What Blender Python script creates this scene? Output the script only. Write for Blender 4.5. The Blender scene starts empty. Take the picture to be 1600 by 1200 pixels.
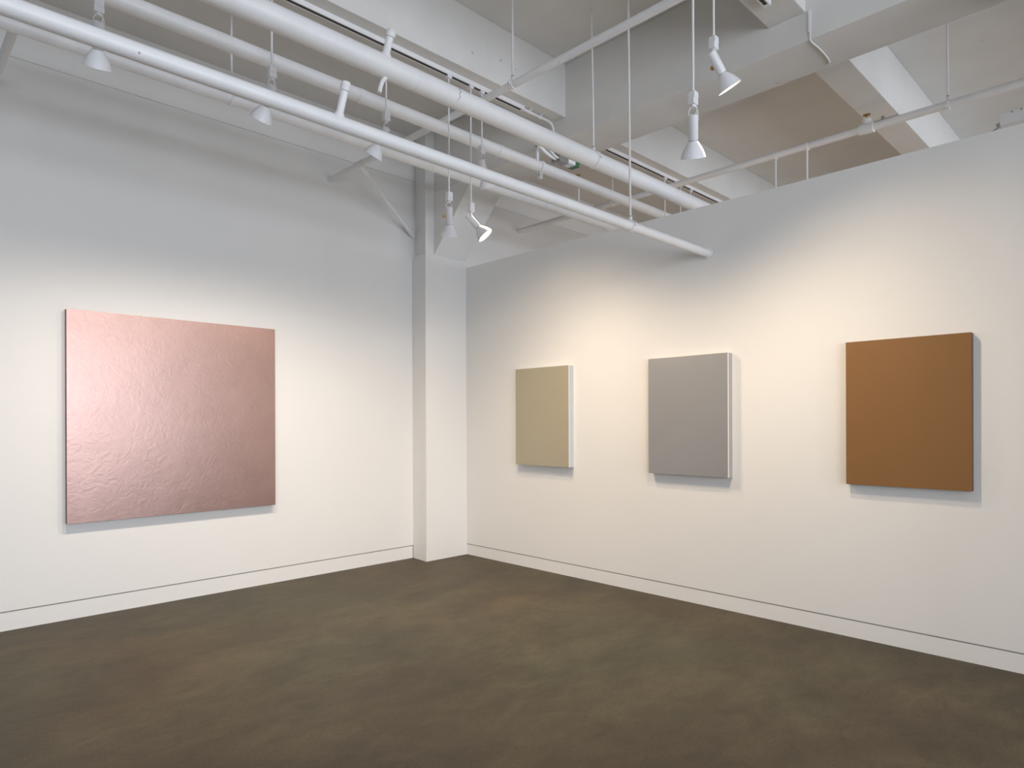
import bpy, bmesh, math, random
from mathutils import Vector, Matrix
random.seed(7)
SC = bpy.context.scene
COL = SC.collection

# ------------------------------------------------------------------ key dimensions (metres)
EYE = 1.5
Y_LEFT = 5.966          # face of the left wall
X_RIGHT = 4.878         # face of the right partition
Z_TOP = 3.255           # top of the partition
Z_CEIL = 4.66
Z_JOIST = 4.19          # underside of the joists
Z_GIRD = 4.0            # underside of the girders
GX0, GX1 = 4.418, 4.862 # girder over the partition
JOISTS = [(-4.52, -4.27), (-2.44, -2.19), (-0.36, -0.11), (1.72, 1.97), (3.80, 4.05)]
XMIN, XMAX, YMIN = -5.0, 12.0, -5.6

# ------------------------------------------------------------------ materials
def new_mat(name):
    m = bpy.data.materials.new(name); m.use_nodes = True
    nt = m.node_tree
    b = nt.nodes['Principled BSDF']
    return m, nt, b

def paint(name, col, rough=0.6, var=0.03, scale=3.0, bump=0.05, bscale=60.0, metallic=0.0, spec=0.5, specks=0):
    m, nt, b = new_mat(name)
    tc = nt.nodes.new('ShaderNodeTexCoord')
    n = nt.nodes.new('ShaderNodeTexNoise'); n.inputs['Scale'].default_value = scale; n.inputs['Detail'].default_value = 6
    nt.links.new(tc.outputs['Object'], n.inputs['Vector'])
    r = nt.nodes.new('ShaderNodeValToRGB')
    r.color_ramp.elements[0].position = 0.3; r.color_ramp.elements[1].position = 0.7
    r.color_ramp.elements[0].color = tuple(c * (1 - var) for c in col) + (1,)
    r.color_ramp.elements[1].color = tuple(min(1, c * (1 + var)) for c in col) + (1,)
    nt.links.new(n.outputs['Fac'], r.inputs['Fac'])
    nt.links.new(r.outputs['Color'], b.inputs['Base Color'])
    b.inputs['Roughness'].default_value = rough
    b.inputs['Metallic'].default_value = metallic
    b.inputs['Specular IOR Level'].default_value = spec
    if specks:
        vo = nt.nodes.new('ShaderNodeTexVoronoi'); vo.inputs['Scale'].default_value = specks; vo.inputs['Randomness'].default_value = 1
        L2 = nt.links; L2.new(tc.outputs['Object'], vo.inputs['Vector'])
        lt = nt.nodes.new('ShaderNodeMath'); lt.operation = 'LESS_THAN'; lt.inputs[1].default_value = 0.045
        L2.new(vo.outputs['Distance'], lt.inputs[0])
        sp = nt.nodes.new('ShaderNodeSeparateColor'); L2.new(vo.outputs['Color'], sp.inputs[0])
        g = nt.nodes.new('ShaderNodeMath'); g.operation = 'GREATER_THAN'; g.inputs[1].default_value = 0.72; L2.new(sp.outputs[0], g.inputs[0])
        mu = nt.nodes.new('ShaderNodeMath'); mu.operation = 'MULTIPLY'; L2.new(lt.outputs[0], mu.inputs[0]); L2.new(g.outputs[0], mu.inputs[1])
        mxs = nt.nodes.new('ShaderNodeMix'); mxs.data_type = 'RGBA'; L2.new(mu.outputs[0], mxs.inputs['Factor'])
        L2.new(r.outputs['Color'], mxs.inputs[6]); mxs.inputs[7].default_value = tuple(c * 0.45 for c in col) + (1,)
        L2.new(mxs.outputs[2], b.inputs['Base Color'])
    if bump:
        n2 = nt.nodes.new('ShaderNodeTexNoise'); n2.inputs['Scale'].default_value = bscale; n2.inputs['Detail'].default_value = 4
        nt.links.new(tc.outputs['Object'], n2.inputs['Vector'])
        bp = nt.nodes.new('ShaderNodeBump'); bp.inputs['Strength'].default_value = bump; bp.inputs['Distance'].default_value = 0.01
        nt.links.new(n2.outputs['Fac'], bp.inputs['Height'])
        nt.links.new(bp.outputs['Normal'], b.inputs['Normal'])
    return m

M_WALL = paint('wall_paint', (0.83, 0.825, 0.81), 0.65, 0.008, 1.2, 0.03, 40, spec=0.3)
M_CONC = paint('painted_concrete', (0.76, 0.75, 0.725), 0.7, 0.03, 2.5, 0.25, 14, spec=0.25, specks=6)
M_PIPE = paint('pipe_enamel', (0.84, 0.84, 0.845), 0.38, 0.02, 9, 0.06, 25, specks=11)
M_ROD = paint('rod_enamel', (0.78, 0.78, 0.78), 0.45, 0.02, 9, 0)
M_LAMP = paint('lamp_enamel', (0.80, 0.80, 0.82), 0.35, 0.01, 5, 0)
M_DARK = paint('dark_gap', (0.05, 0.048, 0.045), 0.8, 0.05, 5, 0)
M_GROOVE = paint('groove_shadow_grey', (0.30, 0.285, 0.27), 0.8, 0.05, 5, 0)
M_STEEL = paint('steel', (0.42, 0.41, 0.40), 0.4, 0.05, 20, 0, metallic=0.8)
M_BRASS = paint('brass', (0.48, 0.33, 0.12), 0.35, 0.05, 20, 0, metallic=0.85)
M_AMBER = paint('amber_knob', (0.62, 0.34, 0.10), 0.4, 0.05, 20, 0)
M_GREEN = paint('green_sleeve', (0.05, 0.16, 0.09), 0.45, 0.1, 20, 0)
M_BACK = paint('back_room_paint', (0.70, 0.69, 0.67), 0.8, 0.02, 1, 0)

def floor_mat():
    m, nt, b = new_mat('stained_concrete_floor')
    L = nt.links
    tc = nt.nodes.new('ShaderNodeTexCoord')
    mp = nt.nodes.new('ShaderNodeMapping'); mp.inputs['Rotation'].default_value = (0, 0, math.radians(12)); mp.inputs['Scale'].default_value = (1.0, 1.5, 1)
    L.new(tc.outputs['Object'], mp.inputs['Vector'])
    n = nt.nodes.new('ShaderNodeTexNoise'); n.inputs['Scale'].default_value = 1.25; n.inputs['Detail'].default_value = 12; n.inputs['Roughness'].default_value = 0.66; n.inputs['Distortion'].default_value = 0.5
    L.new(mp.outputs['Vector'], n.inputs['Vector'])
    r = nt.nodes.new('ShaderNodeValToRGB')
    e = r.color_ramp.elements
    e[0].position = 0.30; e[0].color = FLOOR_A + (1,)
    e[1].position = 0.72; e[1].color = FLOOR_C + (1,)
    k = e.new(0.5); k.color = FLOOR_B + (1,)
    L.new(n.outputs['Fac'], r.inputs['Fac'])
    # hue drift between brown and olive
    n3 = nt.nodes.new('ShaderNodeTexNoise'); n3.inputs['Scale'].default_value = 0.6; n3.inputs['Detail'].default_value = 4
    L.new(tc.outputs['Object'], n3.inputs['Vector'])
    r3 = nt.nodes.new('ShaderNodeValToRGB')
    r3.color_ramp.elements[0].position = 0.38; r3.color_ramp.elements[0].color = (1.07, 0.97, 0.92, 1)
    r3.color_ramp.elements[1].position = 0.62; r3.color_ramp.elements[1].color = (0.96, 1.02, 0.98, 1)
    L.new(n3.outputs['Fac'], r3.inputs['Fac'])
    mx = nt.nodes.new('ShaderNodeMix'); mx.data_type = 'RGBA'; mx.blend_type = 'MULTIPLY'; mx.inputs['Factor'].default_value = 1
    L.new(r.outputs['Color'], mx.inputs[6]); L.new(r3.outputs['Color'], mx.inputs[7])
    # fine grain and specks
    n2 = nt.nodes.new('ShaderNodeTexNoise'); n2.inputs['Scale'].default_value = 90; n2.inputs['Detail'].default_value = 5
    L.new(tc.outputs['Object'], n2.inputs['Vector'])
    r2 = nt.nodes.new('ShaderNodeValToRGB')
    r2.color_ramp.elements[0].position = 0.3; r2.color_ramp.elements[0].color = (0.80, 0.80, 0.80, 1)
    r2.color_ramp.elements[1].position = 0.7; r2.color_ramp.elements[1].color = (1.18, 1.18, 1.18, 1)
    L.new(n2.outputs['Fac'], r2.inputs['Fac'])
    mx2 = nt.nodes.new('ShaderNodeMix'); mx2.data_type = 'RGBA'; mx2.blend_type = 'MULTIPLY'; mx2.inputs['Factor'].default_value = 1
    L.new(mx.outputs[2], mx2.inputs[6]); L.new(r2.outputs['Color'], mx2.inputs[7])
    n4 = nt.nodes.new('ShaderNodeTexNoise'); n4.inputs['Scale'].default_value = 6.5; n4.inputs['Detail'].default_value = 11; n4.inputs['Roughness'].default_value = 0.7; n4.inputs['Distortion'].default_value = 0.9
    mp4 = nt.nodes.new('ShaderNodeMapping'); mp4.inputs['Scale'].default_value = (0.7, 1.3, 1); mp4.inputs['Rotation'].default_value = (0, 0, math.radians(-20))
    L.new(tc.outputs['Object'], mp4.inputs['Vector']); L.new(mp4.outputs['Vector'], n4.inputs['Vector'])
    r4 = nt.nodes.new('ShaderNodeValToRGB')
    r4.color_ramp.elements[0].position = 0.32; r4.color_ramp.elements[0].color = (0.80, 0.80, 0.80, 1)
    r4.color_ramp.elements[1].position = 0.68; r4.color_ramp.elements[1].color = (1.16, 1.16, 1.16, 1)
    L.new(n4.outputs['Fac'], r4.inputs['Fac'])
    mx4 = nt.nodes.new('ShaderNodeMix'); mx4.data_type = 'RGBA'; mx4.blend_type = 'MULTIPLY'; mx4.inputs['Factor'].default_value = 1
    L.new(mx2.outputs[2], mx4.inputs[6]); L.new(r4.outputs['Color'], mx4.inputs[7])
    L.new(mx4.outputs[2], b.inputs['Base Color'])
    rr = nt.nodes.new('ShaderNodeMapRange'); rr.inputs['To Min'].default_value = 0.45; rr.inputs['To Max'].default_value = 0.68
    L.new(n.outputs['Fac'], rr.inputs['Value']); L.new(rr.outputs['Result'], b.inputs['Roughness'])
    b.inputs['Specular IOR Level'].default_value = 0.32
    bp = nt.nodes.new('ShaderNodeBump'); bp.inputs['Strength'].default_value = 0.12; bp.inputs['Distance'].default_value = 0.004
    L.new(n2.outputs['Fac'], bp.inputs['Height']); L.new(bp.outputs['Normal'], b.inputs['Normal'])
    return m
FLOOR_A = (0.047, 0.039, 0.0245)
FLOOR_B = (0.072, 0.061, 0.038)
FLOOR_C = (0.104, 0.089, 0.056)
M_FLOOR = floor_mat()

def brushed(name, col, metallic, rough, var, scale, bump, bscale, dist=0.004, stretch=(1, 1, 1), coat=0.0):
    """oil / metallic paint on canvas with knife marks"""
    m, nt, b = new_mat(name); L = nt.links
    tc = nt.nodes.new('ShaderNodeTexCoord')
    mp = nt.nodes.new('ShaderNodeMapping'); mp.inputs['Scale'].default_value = stretch
    L.new(tc.outputs['Object'], mp.inputs['Vector'])
    n = nt.nodes.new('ShaderNodeTexNoise'); n.inputs['Scale'].default_value = scale; n.inputs['Detail'].default_value = 8; n.inputs['Distortion'].default_value = 0.8
    L.new(mp.outputs['Vector'], n.inputs['Vector'])
    r = nt.nodes.new('ShaderNodeValToRGB')
    r.color_ramp.elements[0].position = 0.3; r.color_ramp.elements[1].position = 0.7
    r.color_ramp.elements[0].color = tuple(c * (1 - var) for c in col) + (1,)
    r.color_ramp.elements[1].color = tuple(min(1, c * (1 + var)) for c in col) + (1,)
    L.new(n.outputs['Fac'], r.inputs['Fac']); L.new(r.outputs['Color'], b.inputs['Base Color'])
    b.inputs['Metallic'].default_value = metallic; b.inputs['Roughness'].default_value = rough
    b.inputs['Coat Weight'].default_value = coat; b.inputs['Coat Roughness'].default_value = 0.35
    n2 = nt.nodes.new('ShaderNodeTexNoise'); n2.inputs['Scale'].default_value = bscale; n2.inputs['Detail'].default_value = 7; n2.inputs['Distortion'].default_value = 2.2
    L.new(mp.outputs['Vector'], n2.inputs['Vector'])
    bp = nt.nodes.new('ShaderNodeBump'); bp.inputs['Strength'].default_value = bump; bp.inputs['Distance'].default_value = dist
    L.new(n2.outputs['Fac'], bp.inputs['Height']); L.new(bp.outputs['Normal'], b.inputs['Normal'])
    return m
M_PINK = brushed('rose_metallic_paint', (0.495, 0.33, 0.292), 0.92, 0.33, 0.05, 3.0, 0.30, 13.0, dist=0.003)
M_PINKSIDE = paint('rose_canvas_edge', (0.22, 0.12, 0.13), 0.6, 0.05, 8, 0)
M_BEIGE = brushed('pale_gold_paint', (0.45, 0.405, 0.30), 0.25, 0.5, 0.02, 1.5, 0.05, 20)
M_BEIGESIDE = paint('pale_blue_canvas_edge', (0.62, 0.66, 0.70), 0.5, 0.02, 8, 0)
M_WHITEEDGE_HILITE = paint('white_edge_and_highlight', (0.85, 0.85, 0.84), 0.4, 0.01, 8, 0)
M_SILVER = brushed('silver_paint', (0.43, 0.425, 0.425), 0.6, 0.40, 0.03, 2.0, 0.08, 9)
M_SILVERSIDE = paint('silver_canvas_edge', (0.46, 0.45, 0.46), 0.35, 0.04, 8, 0, metallic=0.4)
M_BROWN = brushed('ochre_brown_paint', (0.25, 0.125, 0.042), 0.1, 0.55, 0.03, 2.0, 0.04, 30)
M_BROWNSIDE = paint('ochre_canvas_edge', (0.16, 0.09, 0.045), 0.6, 0.03, 8, 0)

def emit(name, col, strength):
    m, nt, b = new_mat(name)
    b.inputs['Base Color'].default_value = (0.8, 0.78, 0.72, 1)
    b.inputs['Emission Color'].default_value = col + (1,)
    b.inputs['Emission Strength'].default_value = strength
    return m
M_LIT = emit('lit_lens', (1.0, 0.86, 0.62), 5.0)

# ------------------------------------------------------------------ mesh helpers
def link(o, parent=None):
    COL.objects.link(o)
    if parent is not None: o.parent = parent
    return o

def obj(name, bm, mat, parent=None, smooth=False, origin=None):
    bmesh.ops.recalc_face_normals(bm, faces=bm.faces[:])
    if origin is not None:
        bmesh.ops.translate(bm, verts=bm.verts[:], vec=-Vector(origin))
    me = bpy.data.meshes.new(name); bm.to_mesh(me); bm.free()
    me.materials.append(mat)
    if smooth:
        for p in me.polygons: p.use_smooth = True
        try: me.set_sharp_from_angle(angle=math.radians(40))
        except Exception: pass
    o = bpy.data.objects.new(name, me)
    if origin is not None: o.location = origin
    return link(o, parent)

def empty(name, loc):
    o = bpy.data.objects.new(name, None); o.location = loc; o.empty_display_size = 0.1
    return link(o)

def tag(o, label, cat, group=None, kind=None):
    if label: o['label'] = label
    if cat: o['category'] = cat
    if group: o['group'] = group
    if kind: o['kind'] = kind
    return o

def box(bm, lo, hi, bevel=0.0):
    lo, hi = Vector(lo), Vector(hi)
    r = bmesh.ops.create_cube(bm, size=1.0)
    c = (lo + hi) / 2; s = hi - lo
    for v in r['verts']:
        v.co = Vector((v.co.x * s.x, v.co.y * s.y, v.co.z * s.z)) + c
    if bevel:
        es = {e for v in r['verts'] for e in v.link_edges}
        bmesh.ops.bevel(bm, geom=list(es), offset=bevel, segments=2, affect='EDGES', profile=0.6)

def prism(bm, pts, axis, a, b):
    """extrude a 2D outline along an axis ('x','y','z'); pts in the two other axes in order"""
    def mk(p, t):
        if axis == 'x': return (t, p[0], p[1])
        if axis == 'y': return (p[0], t, p[1])
        return (p[0], p[1], t)
    v0 = [bm.verts.new(mk(p, a)) for p in pts]; v1 = [bm.verts.new(mk(p, b)) for p in pts]
    bm.faces.new(v0); bm.faces.new(v1)
    n = len(pts)
    for i in range(n): bm.faces.new((v0[i], v0[(i + 1) % n], v1[(i + 1) % n], v1[i]))

def frame_of(d):
    d = Vector(d).normalized()
    a = Vector((0, 0, 1)) if abs(d.z) < 0.95 else Vector((1, 0, 0))
    u = d.cross(a).normalized(); v = d.cross(u).normalized()
    return d, u, v

def tube(bm, pts, r, n=16, cap=True):
    """round bar through a list of points"""
    pts = [Vector(p) for p in pts]; rings = []
    d, u, v = frame_of(pts[1] - pts[0])
    for i, p in enumerate(pts):
        if i == 0: t = pts[1] - pts[0]
        elif i == len(pts) - 1: t = pts[-1] - pts[-2]
        else: t = (pts[i + 1] - p).normalized() + (p - pts[i - 1]).normalized()
        t.normalize()
        u = (u - t * u.dot(t)).normalized(); v = t.cross(u)
        rr = r[i] if isinstance(r, (list, tuple)) else r
        rings.append([bm.verts.new(p + (u * math.cos(2 * math.pi * k / n) + v * math.sin(2 * math.pi * k / n)) * rr) for k in range(n)])
    for a, b in zip(rings, rings[1:]):
        for k in range(n): bm.faces.new((a[k], a[(k + 1) % n], b[(k + 1) % n], b[k]))
    if cap:
        bm.faces.new(rings[0]); bm.faces.new(rings[-1])

def lathe(bm, base, d, prof, n=28, cap0=True, cap1=True):
    """revolve (distance along d, radius) pairs"""
    d, u, v = frame_of(d); base = Vector(base); rings = []
    for t, r in prof:
        rings.append([bm.verts.new(base + d * t + (u * math.cos(2 * math.pi * k / n) + v * math.sin(2 * math.pi * k / n)) * max(r, 1e-5)) for k in range(n)])
    for a, b in zip(rings, rings[1:]):
        for k in range(n): bm.faces.new((a[k], a[(k + 1) % n], b[(k + 1) % n], b[k]))
    if cap0: bm.faces.new(rings[0])
    if cap1: bm.faces.new(rings[-1])

def ring(bm, c, axis, r_in, r_out, w, n=28):
    lathe(bm, Vector(c) - Vector(axis).normalized() * w / 2, axis, [(0, r_in), (0, r_out), (w, r_out), (w, r_in), (0, r_in)], n, False, False)

def arc(p0, p1, p2, n=8):
    p0, p1, p2 = Vector(p0), Vector(p1), Vector(p2)
    return [(1 - t) ** 2 * p0 + 2 * t * (1 - t) * p1 + t * t * p2 for t in [i / n for i in range(n + 1)]]

def structure(name, bm, mat, label=None, cat=None):
    o = obj(name, bm, mat); o['kind'] = 'structure'
    if label: o['label'] = label
    if cat: o['category'] = cat
    return o

# ------------------------------------------------------------------ room shell
bm = bmesh.new(); box(bm, (XMIN, YMIN, -0.12), (XMAX, Y_LEFT + 0.2, 0)); 
structure('floor', bm, M_FLOOR, 'mottled olive brown stained concrete floor', 'floor')
bm = bmesh.new(); box(bm, (XMIN, YMIN, Z_CEIL), (XMAX, Y_LEFT + 0.2, Z_CEIL + 0.15))
structure('ceiling', bm, M_CONC, 'painted concrete ceiling slab between the joists', 'ceiling')

BL, BR, GAP = 0.131, 0.113, 0.010
# left wall: a recessed backing with the plastered face starting above the shadow gap
bm = bmesh.new()
box(bm, (XMIN, Y_LEFT + 0.014, 0), (XMAX, Y_LEFT + 0.2, Z_CEIL))
box(bm, (XMIN, Y_LEFT, BL + GAP), (XMAX, Y_LEFT + 0.014, 4.172))
box(bm, (XMIN, Y_LEFT + 0.006, 4.180), (XMAX, Y_LEFT + 0.014, Z_CEIL))
structure('wall_left', bm, M_WALL, 'tall white wall on the left carrying the pink painting', 'wall')
bm = bmesh.new(); box(bm, (XMIN, Y_LEFT - 0.001, 0), (4.32, Y_LEFT + 0.0138, BL))
structure('baseboard_left', bm, M_WALL, 'white flush baseboard under the left wall', 'baseboard')
bm = bmesh.new(); box(bm, (XMIN, Y_LEFT + 0.006, BL + 0.0002), (4.32, Y_LEFT + 0.0139, BL + GAP - 0.0002)); structure('groove_shade_1', bm, M_GROOVE)  # grey strip added inside the gap, its colour stands in for shade
# right partition
bm = bmesh.new()
box(bm, (X_RIGHT + 0.014, YMIN, 0), (X_RIGHT + 0.15, Y_LEFT, Z_TOP))
box(bm, (X_RIGHT, YMIN, BR + GAP), (X_RIGHT + 0.014, Y_LEFT, Z_TOP))
structure('wall_right', bm, M_WALL, 'white partition wall on the right that stops below the ceiling', 'wall')
bm = bmesh.new(); box(bm, (X_RIGHT - 0.001, YMIN, 0), (X_RIGHT + 0.0138, Y_LEFT - 0.27, BR))
structure('baseboard_right', bm, M_WALL, 'white flush baseboard under the right partition', 'baseboard')
bm = bmesh.new(); box(bm, (X_RIGHT + 0.006, YMIN, BR + 0.0002), (X_RIGHT + 0.0139, Y_LEFT - 0.27, BR + GAP - 0.0002)); structure('groove_shade_2', bm, M_GROOVE)  # same painted shade strip for the partition's gap
for nm, lo, hi in (('wall_west', (XMIN - 0.2, YMIN, 0), (XMIN, Y_LEFT + 0.2, Z_CEIL)), ('wall_east', (XMAX, YMIN, 0), (XMAX + 0.2, Y_LEFT + 0.2, Z_CEIL))):
    bm = bmesh.new(); box(bm, lo, hi); structure(nm, bm, M_BACK)

# window wall behind the camera
WINS = [(-4.4, -2.2), (-1.7, 0.7), (1.9, 4.4), (5.6, 7.8), (8.6, 10.8)]
WZ0, WZ1 = 0.55, 3.75
bm = bmesh.new(); xs = XMIN
for a, b in WINS:
    box(bm, (xs, YMIN - 0.25, 0), (a, YMIN, Z_CEIL))
    box(bm, (a, YMIN - 0.25, 0), (b, YMIN, WZ0)); box(bm, (a, YMIN - 0.25, WZ1), (b, YMIN, Z_CEIL)); xs = b
box(bm, (xs, YMIN - 0.25, 0), (XMAX, YMIN, Z_CEIL))
structure('wall_back', bm, M_BACK)
for i, (a, b) in enumerate(WINS):
    bm = bmesh.new(); y0, y1 = YMIN - 0.16, YMIN - 0.10; t = 0.05
    box(bm, (a, y0, WZ0), (a + t, y1, WZ1)); box(bm, (b - t, y0, WZ0), (b, y1, WZ1))
    box(bm, (a, y0, WZ0), (b, y1, WZ0 + t)); box(bm, (a, y0, WZ1 - t), (b, y1, WZ1))
    for k in (1, 2):
        x = a + (b - a) * k / 3; box(bm, (x - 0.02, y0, WZ0), (x + 0.02, y1, WZ1))
    for k in (1, 2, 3):
        z = WZ0 + (WZ1 - WZ0) * k / 4; box(bm, (a, y0, z - 0.02), (b, y1, z + 0.02))
    structure('window_%d' % (i + 1), bm, M_ROD)

# girders, joists
GIRD = [(-1.302, -0.858), (GX0, GX1), (10.138, 10.582)]
GIRD_LABEL = [None, 'deep white concrete girder running over the top of the right partition', None]
for (a, b), lb in zip(GIRD, GIRD_LABEL):
    bm = bmesh.new(); box(bm, (a, YMIN, Z_GIRD), (b, Y_LEFT, Z_CEIL), 0.006)
    structure('concrete_girder', bm, M_CONC, lb, 'beam' if lb else None)
SPANS = [(XMIN, -1.302), (-0.858, GX0), (GX1, 10.138), (10.582, XMAX)]
JL = {(1, 3): 'white concrete joist meeting the girder at the top edge of the picture',
      (1, 4): 'white concrete joist on this side of the girder with a lighting track beneath',
      (2, 3): 'bright white concrete joist beyond the partition at upper right',
      (2, 4): 'white concrete joist beyond the girder with the far lighting track beneath'}
for si, (a, b) in enumerate(SPANS):
    for ji, (y0, y1) in enumerate(JOISTS):
        bm = bmesh.new(); box(bm, (a, y0, Z_JOIST), (b, y1, Z_CEIL), 0.005)
        lb = JL.get((si, ji)); structure('concrete_joist', bm, M_CONC, lb, 'beam' if lb else None)

# corner pillar: narrow shaft above, wider casing below, sloped bracket carrying the girder
bm = bmesh.new()
prism(bm, [(4.305, 5.69), (GX1, 5.69), (GX1, Y_LEFT), (4.372, Y_LEFT)], 'z', 3.32, Z_CEIL)
structure('concrete_pillar', bm, M_WALL, 'upper shaft of the white corner pillar rising to the girder', 'pillar')
bm = bmesh.new()
prism(bm, [(4.303, 5.69), (4.877, 5.69), (4.877, Y_LEFT), (4.328, Y_LEFT)], 'z', 0.0, 3.32)
structure('pillar_casing', bm, M_WALL, 'wide white casing around the lower corner pillar', 'pillar')
bm = bmesh.new(); prism(bm, [(5.69, 3.322), (5.69, Z_GIRD), (5.04, Z_GIRD)], 'x', GX0, GX1)
structure('girder_bracket', bm, M_WALL, 'sloped white concrete bracket between corner pillar and girder', 'bracket')
# the next pillar along the girder, at the right edge of the frame
bm = bmesh.new(); prism(bm, [(0.0, 3.32), (0.0, Z_GIRD), (0.66, Z_GIRD)], 'x', GX0, GX1)
structure('girder_bracket', bm, M_WALL)
bm = bmesh.new(); box(bm, (4.42, -0.55, 0), (4.86, 0.0, Z_GIRD)); structure('concrete_pillar', bm, M_WALL)

# ------------------------------------------------------------------ paintings
def painting(name, axis, wall, u0, u1, z0, z1, t, face, side, label, strip=None):
    """axis 'y': hangs on the plane y = wall; axis 'x': on the plane x = wall"""
    cu = (u0 + u1) / 2; cz = (z0 + z1) / 2
    loc = (cu, wall, cz) if axis == 'y' else (wall, cu, cz)
    root = empty(name, loc); tag(root, label, 'painting')
    w = (u1 - u0) / 2; h = (z1 - z0) / 2
    def b(bm, ua, ub, za, zb, ta, tb, bev=0):
        if axis == 'y': box(bm, (ua, -tb, za), (ub, -ta, zb), bev)
        else: box(bm, (-tb, ua, za), (-ta, ub, zb), bev)
    bm = bmesh.new(); b(bm, -w, w, -h, h, t - 0.004, t, 0.0012); obj('painted_face', bm, face, root)
    bm = bmesh.new()
    e = 0.0006
    b(bm, -w + e, -w + 0.03, -h + e, h - e, 0.001, t - 0.0042); b(bm, w - 0.03, w - e, -h + e, h - e, 0.001, t - 0.0042)
    b(bm, -w + 0.03, w - 0.03, -h + e, -h + 0.03, 0.001, t - 0.0042); b(bm, -w + 0.03, w - 0.03, h - 0.03, h - e, 0.001, t - 0.0042)
    obj('stretcher_frame', bm, side, root)
    if strip:
        bm = bmesh.new(); b(bm, -w - 0.001, -w + 0.003, -h, h, t - 0.008, t + 0.0005); s = obj('edge_strip', bm, strip, root)
        s['label'] = 'bright strip along the right edge'
    return root
painting('painting', 'y', Y_LEFT, 1.088, 2.722, 0.738, 2.370, 0.060, M_PINK, M_PINKSIDE, 'large square rose pink metallic painting on the left wall')
painting('painting', 'x', X_RIGHT, 4.106, 4.830, 1.063, 2.045, 0.070, M_BEIGE, M_BEIGESIDE, 'small beige gold painting nearest the corner pillar', M_WHITEEDGE_HILITE)
painting('painting', 'x', X_RIGHT, 2.476, 3.210, 1.058, 2.040, 0.068, M_SILVER, M_SILVERSIDE, 'silver grey painting, middle one on the right partition', M_WHITEEDGE_HILITE)  # edge strip here is a painted highlight, the canvas side itself is grey
painting('painting', 'x', X_RIGHT, 0.892, 1.614, 1.066, 2.041, 0.058, M_BROWN, M_BROWNSIDE, 'ochre brown painting furthest right on the right partition')

# ------------------------------------------------------------------ pipes along the left wall direction
def xpipe(label, y, z, r, x0, x1, rings=(), stubs=(), group='large white pipes under the ceiling', endcap=False, strap=None, crack=None):
    root = empty('overhead_pipe', (x0, y, z)); tag(root, label, 'pipe', group)
    L = x1 - x0
    bm = bmesh.new(); tube(bm, [(i * L / 12, 0, 0) for i in range(13)], r, 32); obj('pipe_run', bm, M_PIPE, root, True)
    for x, w, dr in rings:
        bm = bmesh.new(); ring(bm, (x - x0, 0, 0), (1, 0, 0), r - 0.001, r + dr, w, 32); obj('coupling', bm, M_PIPE, root, True)
    for x, ln, rs in stubs:
        bm = bmesh.new(); d = Vector((0, -0.50, 1)).normalized(); p = Vector((x - x0, 0, 0))
        lathe(bm, p + d * (r - 0.012), d, [(0, rs * 1.7), (0.012, rs * 1.45), (0.024, rs), (ln, rs)], 20)
        st = obj('stub_pipe', bm, M_PIPE, root, True)
        bm = bmesh.new(); lathe(bm, p + d * (r + ln - 0.03), d, [(0, rs * 1.05), (0.004, rs * 1.32), (0.026, rs * 1.32), (0.030, rs * 1.1), (0.034, rs * 1.05), (0.04, rs * 0.9)], 12)
        obj('stub_cap', bm, M_PIPE, st, True)
    if crack is not None:
        bm = bmesh.new(); pts = []
        for k, (a, dx) in enumerate(((0.9, 0.02), (0.55, 0.005), (0.35, 0.014), (0.0, 0.0), (-0.3, 0.006), (-0.6, -0.004), (-0.85, -0.012))):
            pts.append(Vector((crack - x0 + dx, -math.cos(a) * (r - 0.0005), math.sin(a) * (r - 0.0005))))
        tube(bm, pts, [0.0008, 0.0022, 0.0026, 0.002, 0.0018, 0.0014, 0.0006], 6); obj('crack', bm, M_DARK, root)['label'] = 'dark hairline crack'
    if endcap:
        bm = bmesh.new(); ring(bm, (L - 0.010, 0, 0), (1, 0, 0), r - 0.001, r + 0.008, 0.016, 32); obj('wall_collar', bm, M_PIPE, root, True)
    if strap is not None:
        bm = bmesh.new(); p = Vector((strap - x0, 0, -r))
        tube(bm, arc(p + Vector((0.03, 0, 0.012)), p + Vector((-0.01, 0, -0.02)), p + Vector((-0.02, 0, -0.095)), 8), 0.012, 10)
        obj('bracket_strap', bm, M_PIPE, root, True)
    return root
xpipe('white pipe in front, ending with an open end at the right partition', 2.683, 2.864, 0.0335, XMIN, X_RIGHT, (), [(1.535, 0.135, 0.017)], endcap=True)
xpipe('thickest white pipe, crossing the top of the picture above the others', 3.15, 3.512, 0.0625, XMIN, XMAX, [(2.303, 0.006, 0.002), (5.10, 0.006, 0.002)], [(2.09, 0.120, 0.021)], strap=2.085, crack=2.60)
xpipe('white pipe just beyond the thickest pipe, held by a bracket near the girder', 4.055, 3.808, 0.048, XMIN, XMAX, [(3.845, 0.03, 0.004), (2.5, 0.05, 0.003)])
xpipe('white pipe low behind the front pipe, closest to the left wall', 4.60, 3.748, 0.044, XMIN, XMAX, [(3.567, 0.05, 0.004), (5.023, 0.04, 0.004)])

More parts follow.
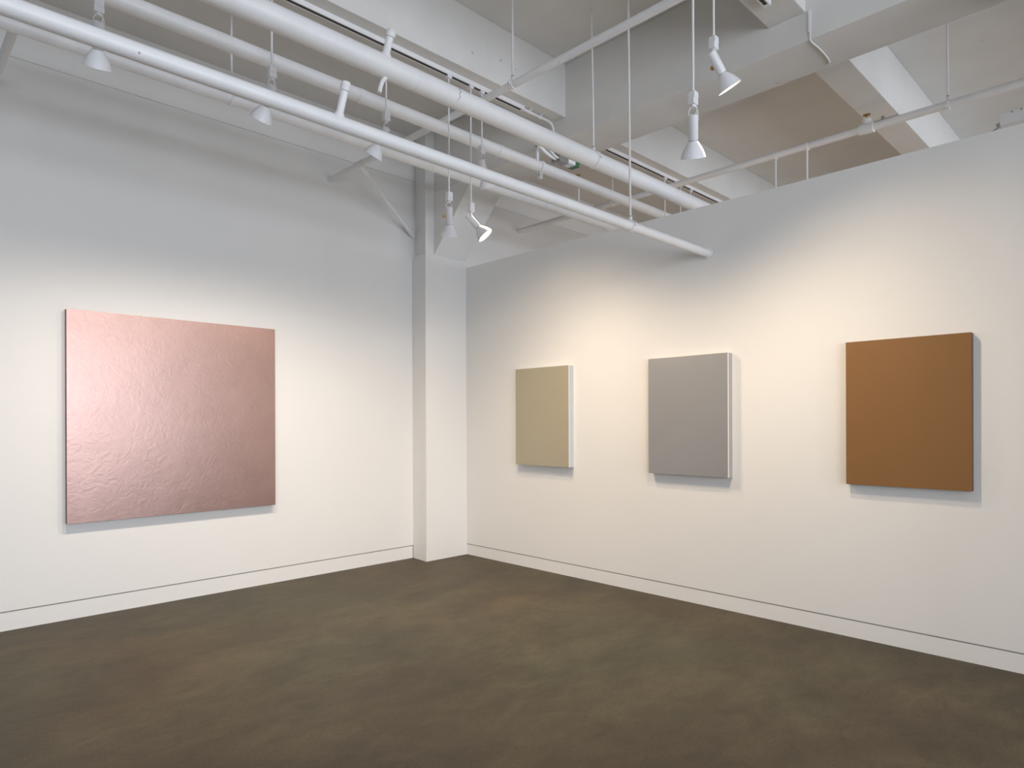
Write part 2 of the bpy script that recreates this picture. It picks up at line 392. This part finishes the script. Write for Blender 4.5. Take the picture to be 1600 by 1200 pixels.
# sprinkler pipes across the room
def ypipe(label, x, z, r, y0, y1, extra=None):
    root = empty('sprinkler_pipe', (x, y0, z)); tag(root, label, 'pipe', 'sprinkler pipes crossing the room')
    bm = bmesh.new(); tube(bm, [(0, i * (y1 - y0) / 12, 0) for i in range(13)], r, 24); obj('pipe_run', bm, M_PIPE, root, True)
    if extra: extra(root)
    return root
def head(root, p, riser, tee=True):
    p = Vector(p)
    if tee:
        bm = bmesh.new(); ring(bm, p, (0, 1, 0), 0.028, 0.045, 0.11, 24); tube(bm, [p, p + Vector((0, 0, 0.075))], 0.034, 16); t = obj('pipe_tee', bm, M_PIPE, root, True)
    bm = bmesh.new(); tube(bm, [p + Vector((0, 0, 0.02)), p + Vector((0, 0, riser))], 0.016, 14); obj('riser', bm, M_PIPE, root, True)
    bm = bmesh.new(); b = p + Vector((0, 0, riser))
    lathe(bm, b, (0, 0, 1), [(0, 0.012), (0.012, 0.014), (0.014, 0.008), (0.020, 0.008)], 12)
    for s in (-1, 1): tube(bm, arc(b + Vector((s * 0.006, 0, 0.014)), b + Vector((s * 0.026, 0, 0.03)), b + Vector((s * 0.004, 0, 0.052)), 6), 0.004, 8)
    lathe(bm, b + Vector((0, 0, 0.050)), (0, 0, 1), [(0, 0.006), (0.002, 0.030), (0.005, 0.030), (0.008, 0.006)], 14)
    obj('sprinkler_head', bm, M_BRASS, root, True)['label'] = 'brass sprinkler head'
def extra_f(root):
    y0 = -4.5
    bm = bmesh.new(); ring(bm, (0, Y_LEFT - 0.006 - y0, 0), (0, 1, 0), 0.026, 0.04, 0.01, 20); obj('wall_collar', bm, M_PIPE, root, True)
    # branch to the corner pillar
    a = Vector((0, 5.43 - y0, 0)); b = Vector((4.322 - 3.336, 5.945 - y0, 3.56 - 3.935))
    bm = bmesh.new(); d = (b - a).normalized(); tube(bm, [a, a + d * 0.14], 0.030, 16); ring(bm, a, (0, 1, 0), 0.026, 0.036, 0.12, 20)
    obj('pipe_tee', bm, M_PIPE, root, True)
    bm = bmesh.new(); tube(bm, [a + d * 0.10, b - d * 0.10], 0.0155, 14); tube(bm, [b - d * 0.14, b], [0.024, 0.026], 14); obj('branch_pipe', bm, M_PIPE, root, True)
def extra_e(root):
    y0 = -4.5
    head(root, (0, 1.838 - y0, 0), 0.06); head(root, (0, 4.965 - y0, 0), 0.40, True)
    bm = bmesh.new(); tube(bm, [(0, 1.79 - y0, 0.030), (0, 1.60 - y0, 0.030)], 0.010, 10); tube(bm, [(0, 1.715 - y0, 0.03), (0, 1.715 - y0, 0.062)], 0.012, 10)
    obj('drain_valve', bm, M_STEEL, root, True)
ypipe('white sprinkler pipe crossing in front of the girder with a branch to the corner pillar', 3.336, 3.935, 0.027, -4.5, Y_LEFT - 0.001, extra_f)
ypipe('white sprinkler pipe beyond the partition with brass sprinkler heads', 6.0, 3.955, 0.031, -4.5, Y_LEFT - 0.001, extra_e)
ypipe('white sprinkler pipe at the far left edge, half out of the picture', 0.66, 3.935, 0.027, -4.5, Y_LEFT - 0.001)

# ------------------------------------------------------------------ hanger rods with pipe clamps
def hanger(label, x, y, zpipe, rp, axis, ztop=Z_CEIL, tilt=0.0):
    root = empty('hanger_rod', (x, y, zpipe)); tag(root, label, 'hanger rod', 'rods holding up the pipes')
    h = ztop - zpipe; a = Vector((1, 0, 0)) if axis == 'x' else Vector((0, 1, 0))
    bm = bmesh.new(); tube(bm, [(0, 0, rp + 0.022), (tilt, 0, h)], 0.0075, 10); obj('rod', bm, M_ROD, root, True)
    bm = bmesh.new(); ring(bm, (0, 0, 0), a, rp + 0.0005, rp + 0.006, 0.026, 28)
    box(bm, (-0.010, -0.010, rp + 0.004), (0.010, 0.010, rp + 0.030), 0.002)
    side = Vector((0, -1, 0)) if axis == 'x' else Vector((-1, 0, 0))
    c = side * (rp + 0.012) + Vector((0, 0, 0.004)); box(bm, c - Vector((0.007, 0.007, 0.010)), c + Vector((0.007, 0.007, 0.010)), 0.002)
    obj('clamp', bm, M_PIPE, root, True)
    bm = bmesh.new(); tube(bm, [(0, 0, rp + 0.029), (0, 0, rp + 0.038)], 0.011, 6); obj('nut', bm, M_STEEL, root)
    return root
hanger('long white rod holding the front pipe near the right partition', 3.806, 2.683, 2.864, 0.0335, 'x', tilt=-0.02)
hanger('white rod holding the thickest pipe just before the girder', 3.99, 3.15, 3.512, 0.0625, 'x', tilt=-0.02)
hanger('white rod at left dropping between the upper pipes to the low rear pipe', 1.815, 4.60, 3.748, 0.044, 'x')
hanger('short white rod holding the sprinkler pipe in front of the girder face', 3.336, 3.37, 3.935, 0.027, 'y')
hanger('white rod holding the far sprinkler pipe at upper right', 6.0, 1.257, 3.955, 0.031, 'y', tilt=-0.02)
hanger('thin rod holding the far sprinkler pipe, seen between the pipes above the corner', 6.0, 4.47, 3.955, 0.031, 'y')

# bracket that holds the third pipe under the girder
root = empty('pipe_bracket', (4.36, 4.055, 3.808)); tag(root, 'white pipe bracket with a bolted tab just before the girder', 'bracket')
bm = bmesh.new(); ring(bm, (0, 0, 0), (1, 0, 0), 0.0485, 0.056, 0.034, 28); obj('clamp', bm, M_PIPE, root, True)
bm = bmesh.new(); box(bm, (-0.017, -0.016, -0.105), (-0.004, 0.016, -0.05), 0.002); box(bm, (0.004, -0.016, -0.105), (0.017, 0.016, -0.05), 0.002); box(bm, (-0.017, -0.016, -0.108), (0.017, 0.016, -0.100), 0.002); obj('bolted_tab', bm, M_PIPE, root)
bm = bmesh.new(); tube(bm, [(-0.022, 0, -0.075), (0.022, 0, -0.075)], 0.008, 6); obj('bolt', bm, M_STEEL, root)
bm = bmesh.new(); box(bm, (-0.012, 0.024, 0.045), (0.012, 0.046, 0.20), 0.002); box(bm, (-0.012, 0.024, 0.188), (0.0585, 0.046, 0.20), 0.002); obj('post', bm, M_PIPE, root)

# drop rods below the far sprinkler pipe
for y, lb in ((2.612, 'thin white rod dropping from the far sprinkler pipe, left of the other one'), (2.328, 'thin white rod dropping from the far sprinkler pipe, right of the other one')):
    root = empty('drop_rod', (6.0, y, 3.955)); tag(root, lb, 'hanger rod', 'thin rods below the far sprinkler pipe')
    bm = bmesh.new(); tube(bm, [(0, 0, -0.035), (0, 0, -0.62)], 0.008, 10); obj('rod', bm, M_ROD, root, True)
    bm = bmesh.new(); ring(bm, (0, 0, 0), (0, 1, 0), 0.0312, 0.036, 0.022, 24); obj('clamp', bm, M_PIPE, root, True)

# ------------------------------------------------------------------ lighting tracks
def track(label, x0, x1, y):
    root = empty('lighting_track', (x0, y, Z_JOIST)); tag(root, label, 'lighting track', 'lighting tracks under the joists')
    L = x1 - x0
    bm = bmesh.new()
    box(bm, (0, -0.020, -0.034), (L, -0.012, -0.0005)); box(bm, (0, 0.012, -0.034), (L, 0.020, -0.0005)); box(bm, (0, -0.012, -0.008), (L, 0.012, -0.0005))
    obj('housing', bm, M_PIPE, root)
    bm = bmesh.new(); box(bm, (0.001, -0.012, -0.0335), (L - 0.001, 0.012, -0.009)); obj('slot', bm, M_DARK, root)['label'] = 'dark slot'
    bm = bmesh.new(); box(bm, (L, -0.022, -0.036), (L + 0.03, 0.022, -0.0005), 0.003); obj('end_cap', bm, M_PIPE, root)
    return root
T1Y, T2Y = 3.925, 1.845
track('white lighting track with dark slot under the joist before the girder', XMIN + 4.2, 3.98, T1Y)
track('white lighting track with dark slot beyond the girder above the partition', GX1 + 0.002, 9.9, T1Y)
track('lighting track under the nearer joist, above the top edge of the picture', XMIN + 4.2, 4.1, T2Y)

# ------------------------------------------------------------------ track lamps
def lamp(label, x, y, zs, aim, stemtop=Z_JOIST - 0.034, knob=None, wires=True, lit=False, drop=0.055, back=0.012, group='white track lamps on long stems', power=0.0, spot=136, lightcol=(1, 0.79, 0.56), blend=1.0, target=None):
    """zs: height of the bottom of the socket box, aim: lamp direction"""
    root = empty('track_lamp', (x, y, stemtop)); tag(root, label, 'track lamp', group)
    R = lambda p: Vector(p) - Vector((x, y, stemtop))
    bm = bmesh.new(); box(bm, (-0.020, -0.017, -0.022), (0.020, 0.017, 0.0), 0.002); obj('track_adapter', bm, M_LAMP, root)
    bm = bmesh.new(); tube(bm, [(0, 0, -0.018), R((x, y, zs + 0.066))], 0.0065, 10); obj('stem', bm, M_ROD, root, True)
    bm = bmesh.new(); p = R((x, y, zs)); box(bm, p + Vector((-0.022, -0.020, 0.032)), p + Vector((0.022, 0.020, 0.068)), 0.003)
    box(bm, p + Vector((-0.024, -0.018, 0.0)), p + Vector((0.024, 0.018, 0.033)), 0.004); obj('socket_box', bm, M_LAMP, root)
    d = Vector(aim).normalized()
    piv = Vector((x, y, zs - drop)); side = d.cross(Vector((0, 0, 1)))
    if side.length < 0.05: side = Vector((0.7, -0.7, 0))
    side.normalize()
    top = piv - d * back
    bm = bmesh.new()
    for s in (-1, 1):
        tube(bm, [R((x, y, zs + 0.002)) + side * s * 0.006, R((x, y, zs - drop * 0.5)) + side * s * 0.024, R(piv + d * 0.02) + side * s * 0.026], 0.0024, 8)
    tube(bm, [R((x, y, zs + 0.004)), R((x, y, zs - 0.014))], 0.012, 12)
    obj('yoke', bm, M_ROD, root, True)
    if wires:
        bm = bmesh.new(); q = R((x, y, zs))
        tube(bm, arc(q + side * 0.012, q + side * 0.03 - Vector((0, 0, drop * 0.4)), R(piv + d * 0.012), 8), 0.0028, 8)
        obj('cord', bm, M_STEEL if wires == 'dark' else M_ROD, root, True)
    # cylinder housing
    bm = bmesh.new()
    lathe(bm, R(top), d, [(0.006, 0.018), (0.0, 0.022), (0.002, 0.0265), (0.125, 0.0265), (0.130, 0.024)], 28)
    h = obj('lamp_holder', bm, M_LAMP, root, True)
    bm = bmesh.new(); ring(bm, R(top + d * 0.131), d, 0.020, 0.0245, 0.006, 24); obj('seam_ring', bm, M_STEEL, h, True)
    if knob is not None:
        bm = bmesh.new(); k = R(top + d * 0.07) + side * knob * 0.0265; tube(bm, [k, k + side * knob * 0.016], 0.005, 8); tube(bm, [k + side * knob * 0.012, k + side * knob * 0.024], 0.013, 16); obj('knob', bm, M_AMBER, h, True)['label'] = 'amber brass knob'
    # bell shade with a real inner surface
    c = top + d * 0.132
    bm = bmesh.new()
    lathe(bm, R(c), d, [(0.0, 0.024), (0.004, 0.027), (0.018, 0.037), (0.04, 0.051), (0.065, 0.062), (0.083, 0.0675), (0.086, 0.0690), (0.088, 0.0690), (0.088, 0.0665), (0.083, 0.0650), (0.065, 0.0595), (0.04, 0.0485), (0.018, 0.0345), (0.006, 0.02)], 36, True, True)
    obj('shade', bm, M_LAMP, root, True)
    bm = bmesh.new(); lathe(bm, R(c), d, [(0.056, 0.054), (0.066, 0.0575), (0.072, 0.050), (0.077, 0.03), (0.079, 0.004)], 32)
    obj('bulb', bm, M_LIT if lit else M_LAMP, root, True)
    if power:
        ld = bpy.data.lights.new('lamp_beam', 'SPOT'); ld.energy = power; ld.color = lightcol
        ld.spot_size = math.radians(spot); ld.spot_blend = blend; ld.shadow_soft_size = 0.03
        lo = bpy.data.objects.new('lamp_beam', ld); COL.objects.link(lo); lo.parent = root
        src = c + d * 0.115; lo.location = R(src)
        dd = (Vector(target) - src) if target else d
        lo.rotation_euler = dd.to_track_quat('-Z', 'Y').to_euler()
    return root

LP, RP = 112.0, 74.0
LCOL = (1, 0.86, 0.71)     # watts of the left-wall and right-wall lamps
lamp('white track lamp at far left, aimed at the left wall', 0.868, T1Y, 3.625, (0.10, 0.62, -1.0), power=LP, target=(0.95, 5.95, -2.3), spot=122, lightcol=LCOL)
lamp('white track lamp above the pink painting, second from left', 1.795, T1Y, 3.628, (-0.10, 0.75, -1.0), power=LP, target=(1.75, 5.95, -2.3), spot=122, lightcol=LCOL)
lamp('white track lamp with dark looped cord, third from left', 2.628, T1Y, 3.628, (-0.25, 0.62, -1.0), wires='dark', knob=1, power=LP, target=(2.6, 5.95, -2.3), spot=122, lightcol=LCOL)
lamp('white track lamp hanging straight down beside the corner bracket', 3.195, T1Y, 3.195, (0.27, 0.30, -1.0), wires='dark', knob=-1, power=26, target=(4.0, 5.7, -0.6))
lamp('lit track lamp by the corner bracket, tilted towards the right partition', 3.418, T1Y, 3.165, (0.55, -0.60, -0.95), lit=True, drop=0.06, back=0.045, power=RP, target=(4.87, 3.0, -1.4))
lamp('white track lamp half hidden between the pipes left of the pipe bracket', 3.535, T1Y, 3.65, (0.42, 0.10, -1.0), wires='dark', power=RP, target=(4.87, 4.3, -1.8))
lamp('white track lamp hanging straight down in front of the girder', 3.202, T2Y, 3.215, (0.42, 0.25, -1.0), drop=0.065, power=RP, target=(4.87, 2.6, -1.4))
lamp('lit track lamp at the top of the picture, shining towards the brown painting', 3.428, T2Y, 3.605, (0.57, -0.31, -1.0), lit=True, knob=-1, drop=0.045, back=0.03, wires=False, power=RP * 1.2, target=(4.87, 0.55, -2.0))
for x, lb in ((6.21, 'thin lamp stem beyond the partition, left one of the three under the far track'), (6.53, 'thin lamp stem beyond the partition, middle one of the three under the far track'), (6.75, 'thin lamp stem beyond the partition, right one of the three under the far track')):
    lamp(lb, x, T1Y, 3.45, (0.1, 0.5, -1), wires=False, group='lamps beyond the partition', power=420, spot=130, lightcol=(1, 0.69, 0.40), target=(x + 0.3, 3.2, 0.0))

# ------------------------------------------------------------------ conduit run, junction box, cable, wall unit
root = empty('conduit', (3.98, T1Y, Z_JOIST)); tag(root, 'white conduit looping from the end of the near lighting track down the girder', 'conduit')
bm = bmesh.new()
pts = [Vector((0.03, 0, -0.02)), Vector((0.30, 0, -0.02))] + arc((0.34, 0, -0.02), (0.415, 0, -0.02), (0.418, 0, -0.10), 8) + [Vector((0.418, 0, -0.20))]
tube(bm, pts, 0.011, 12); obj('conduit_run', bm, M_PIPE, root, True)
for x in (0.10, 0.24):
    bm = bmesh.new(); ring(bm, (x, 0, -0.02), (1, 0, 0), 0.011, 0.016, 0.018, 16); box(bm, (x - 0.009, -0.03, -0.008), (x + 0.009, 0.03, -0.001)); obj('conduit_strap', bm, M_PIPE, root)

root = empty('junction_box', (4.62, 4.04, Z_GIRD)); tag(root, 'junction box with green sleeve and two white flexible conduits under the girder', 'junction box')
bm = bmesh.new(); box(bm, (-0.07, -0.06, -0.098), (0.05, 0.05, -0.001), 0.004); obj('box_body', bm, M_STEEL, root)
bm = bmesh.new(); box(bm, (0.05, -0.045, -0.080), (0.17, 0.045, -0.002), 0.004); obj('cover', bm, M_PIPE, root)
bm = bmesh.new(); box(bm, (0.165, -0.047, -0.083), (0.225, 0.047, -0.004), 0.003); obj('sleeve', bm, M_GREEN, root)['label'] = 'dark green sleeve'
bm = bmesh.new(); box(bm, (0.055, -0.049, -0.045), (0.15, 0.048, -0.006), 0.003); obj('sleeve', bm, M_GREEN, root)['label'] = 'dark green sleeve'
for k, (yy, ln, zz) in enumerate(((-0.014, 0.27, 0.085), (-0.044, 0.14, 0.06))):
    bm = bmesh.new(); tube(bm, arc((-0.06, yy, -0.075), (-0.06 - ln * 0.5, yy, -0.085), (-0.06 - ln, yy, -0.085 + zz), 10), 0.0155 if k == 0 else 0.010, 12); obj('flexible_conduit', bm, M_PIPE, root, True)
    bm = bmesh.new(); tube(bm, [(-0.05, yy, -0.075), (-0.085, yy, -0.077)], 0.020 if k == 0 else 0.014, 12); obj('connector', bm, M_STEEL, root, True)

root = empty('cable', (GX0, 1.692, Z_GIRD)); tag(root, 'thin white cable running down the girder face and bending under it', 'cable')
bm = bmesh.new()
pts = [Vector((-0.005, 0.0, Z_JOIST - Z_GIRD)), Vector((-0.005, 0, 0.03))] + arc((-0.006, 0, 0.014), (-0.009, 0, -0.008), (0.03, 0.002, -0.006), 6) + arc((0.12, -0.004, -0.006), (0.25, -0.008, -0.006), (0.36, 0.006, -0.006), 6) + [Vector((0.385, 0.024, -0.006))]
tube(bm, pts, 0.0045, 10); obj('cable_run', bm, M_ROD, root, True)
bm = bmesh.new(); box(bm, (-0.010, -0.007, 0.045), (-0.0005, 0.011, 0.185), 0.002); obj('cable_cover', bm, M_PIPE, root)

root = empty('ceiling_unit', (5.4, 0.66, 3.47)); tag(root, 'small white metal box with a thin cable, at the right edge above the partition', 'wall unit')
bm = bmesh.new(); box(bm, (-0.09, -0.45, -0.035), (0.09, 0.165, 0.048), 0.006); obj('box_body', bm, M_PIPE, root)
for yy in (0.05, 0.10):
    bm = bmesh.new(); tube(bm, [(-0.088, yy, 0.035), (-0.093, yy, 0.035)], 0.006, 10); obj('screw', bm, M_STEEL, root)
bm = bmesh.new(); tube(bm, arc((-0.06, 0.15, -0.02), (-0.06, 0.20, -0.05), (-0.06, 0.34, -0.12), 8), 0.006, 8); tube(bm, [(-0.06, 0.165, -0.015), (-0.06, 0.185, -0.025)], 0.013, 10); obj('cable_run', bm, M_STEEL, root, True)
bm = bmesh.new(); tube(bm, [(0, 0.0, 0.046), (0, 0.0, Z_CEIL - 3.47)], 0.008, 10); tube(bm, [(0, -0.35, 0.046), (0, -0.35, Z_CEIL - 3.47)], 0.008, 10); obj('hanger', bm, M_ROD, root, True)

# ------------------------------------------------------------------ daylight
w = bpy.data.worlds.new('daylight'); SC.world = w; w.use_nodes = True
w.node_tree.nodes['Background'].inputs['Color'].default_value = (0.62, 0.75, 1.0, 1)
w.node_tree.nodes['Background'].inputs['Strength'].default_value = 0.6
DAY = 166.0
for (a, b), k in zip(WINS, (1.0, 1.0, 1.0, 0.9, 0.9)):
    ld = bpy.data.lights.new('window_daylight', 'AREA'); ld.shape = 'RECTANGLE'; ld.size = b - a - 0.1; ld.size_y = WZ1 - WZ0 - 0.1
    ld.energy = DAY * k; ld.color = (0.84, 0.90, 1.0)
    o = bpy.data.objects.new('window_daylight', ld); COL.objects.link(o)
    o.location = ((a + b) / 2, YMIN - 0.05, (WZ0 + WZ1) / 2); o.rotation_euler = (math.radians(90), 0, 0)

# ------------------------------------------------------------------ camera
yaw, roll, F = 0.7932, -0.0033, 1027.0
fw = Vector((math.cos(yaw), math.sin(yaw), 0)); r0 = Vector((math.sin(yaw), -math.cos(yaw), 0)); u0 = Vector((0, 0, 1))
r = r0 * math.cos(roll) + u0 * math.sin(roll); u = u0 * math.cos(roll) - r0 * math.sin(roll)
cam = bpy.data.cameras.new('camera'); co = bpy.data.objects.new('camera', cam); COL.objects.link(co)
co.matrix_world = Matrix(((r.x, u.x, -fw.x, 0), (r.y, u.y, -fw.y, 0), (r.z, u.z, -fw.z, EYE), (0, 0, 0, 1)))
cam.sensor_fit = 'HORIZONTAL'; cam.sensor_width = 36.0; cam.lens = 36.0 * F / 1600.0
cam.shift_y = 59.55 / 1600.0
cam.clip_start = 0.05
SC.camera = co

SC.view_settings.view_transform = 'Standard'; SC.view_settings.look = 'None'
SC.view_settings.gamma = 1.0; SC.view_settings.use_curve_mapping = False
SC.view_settings.exposure = 0.0
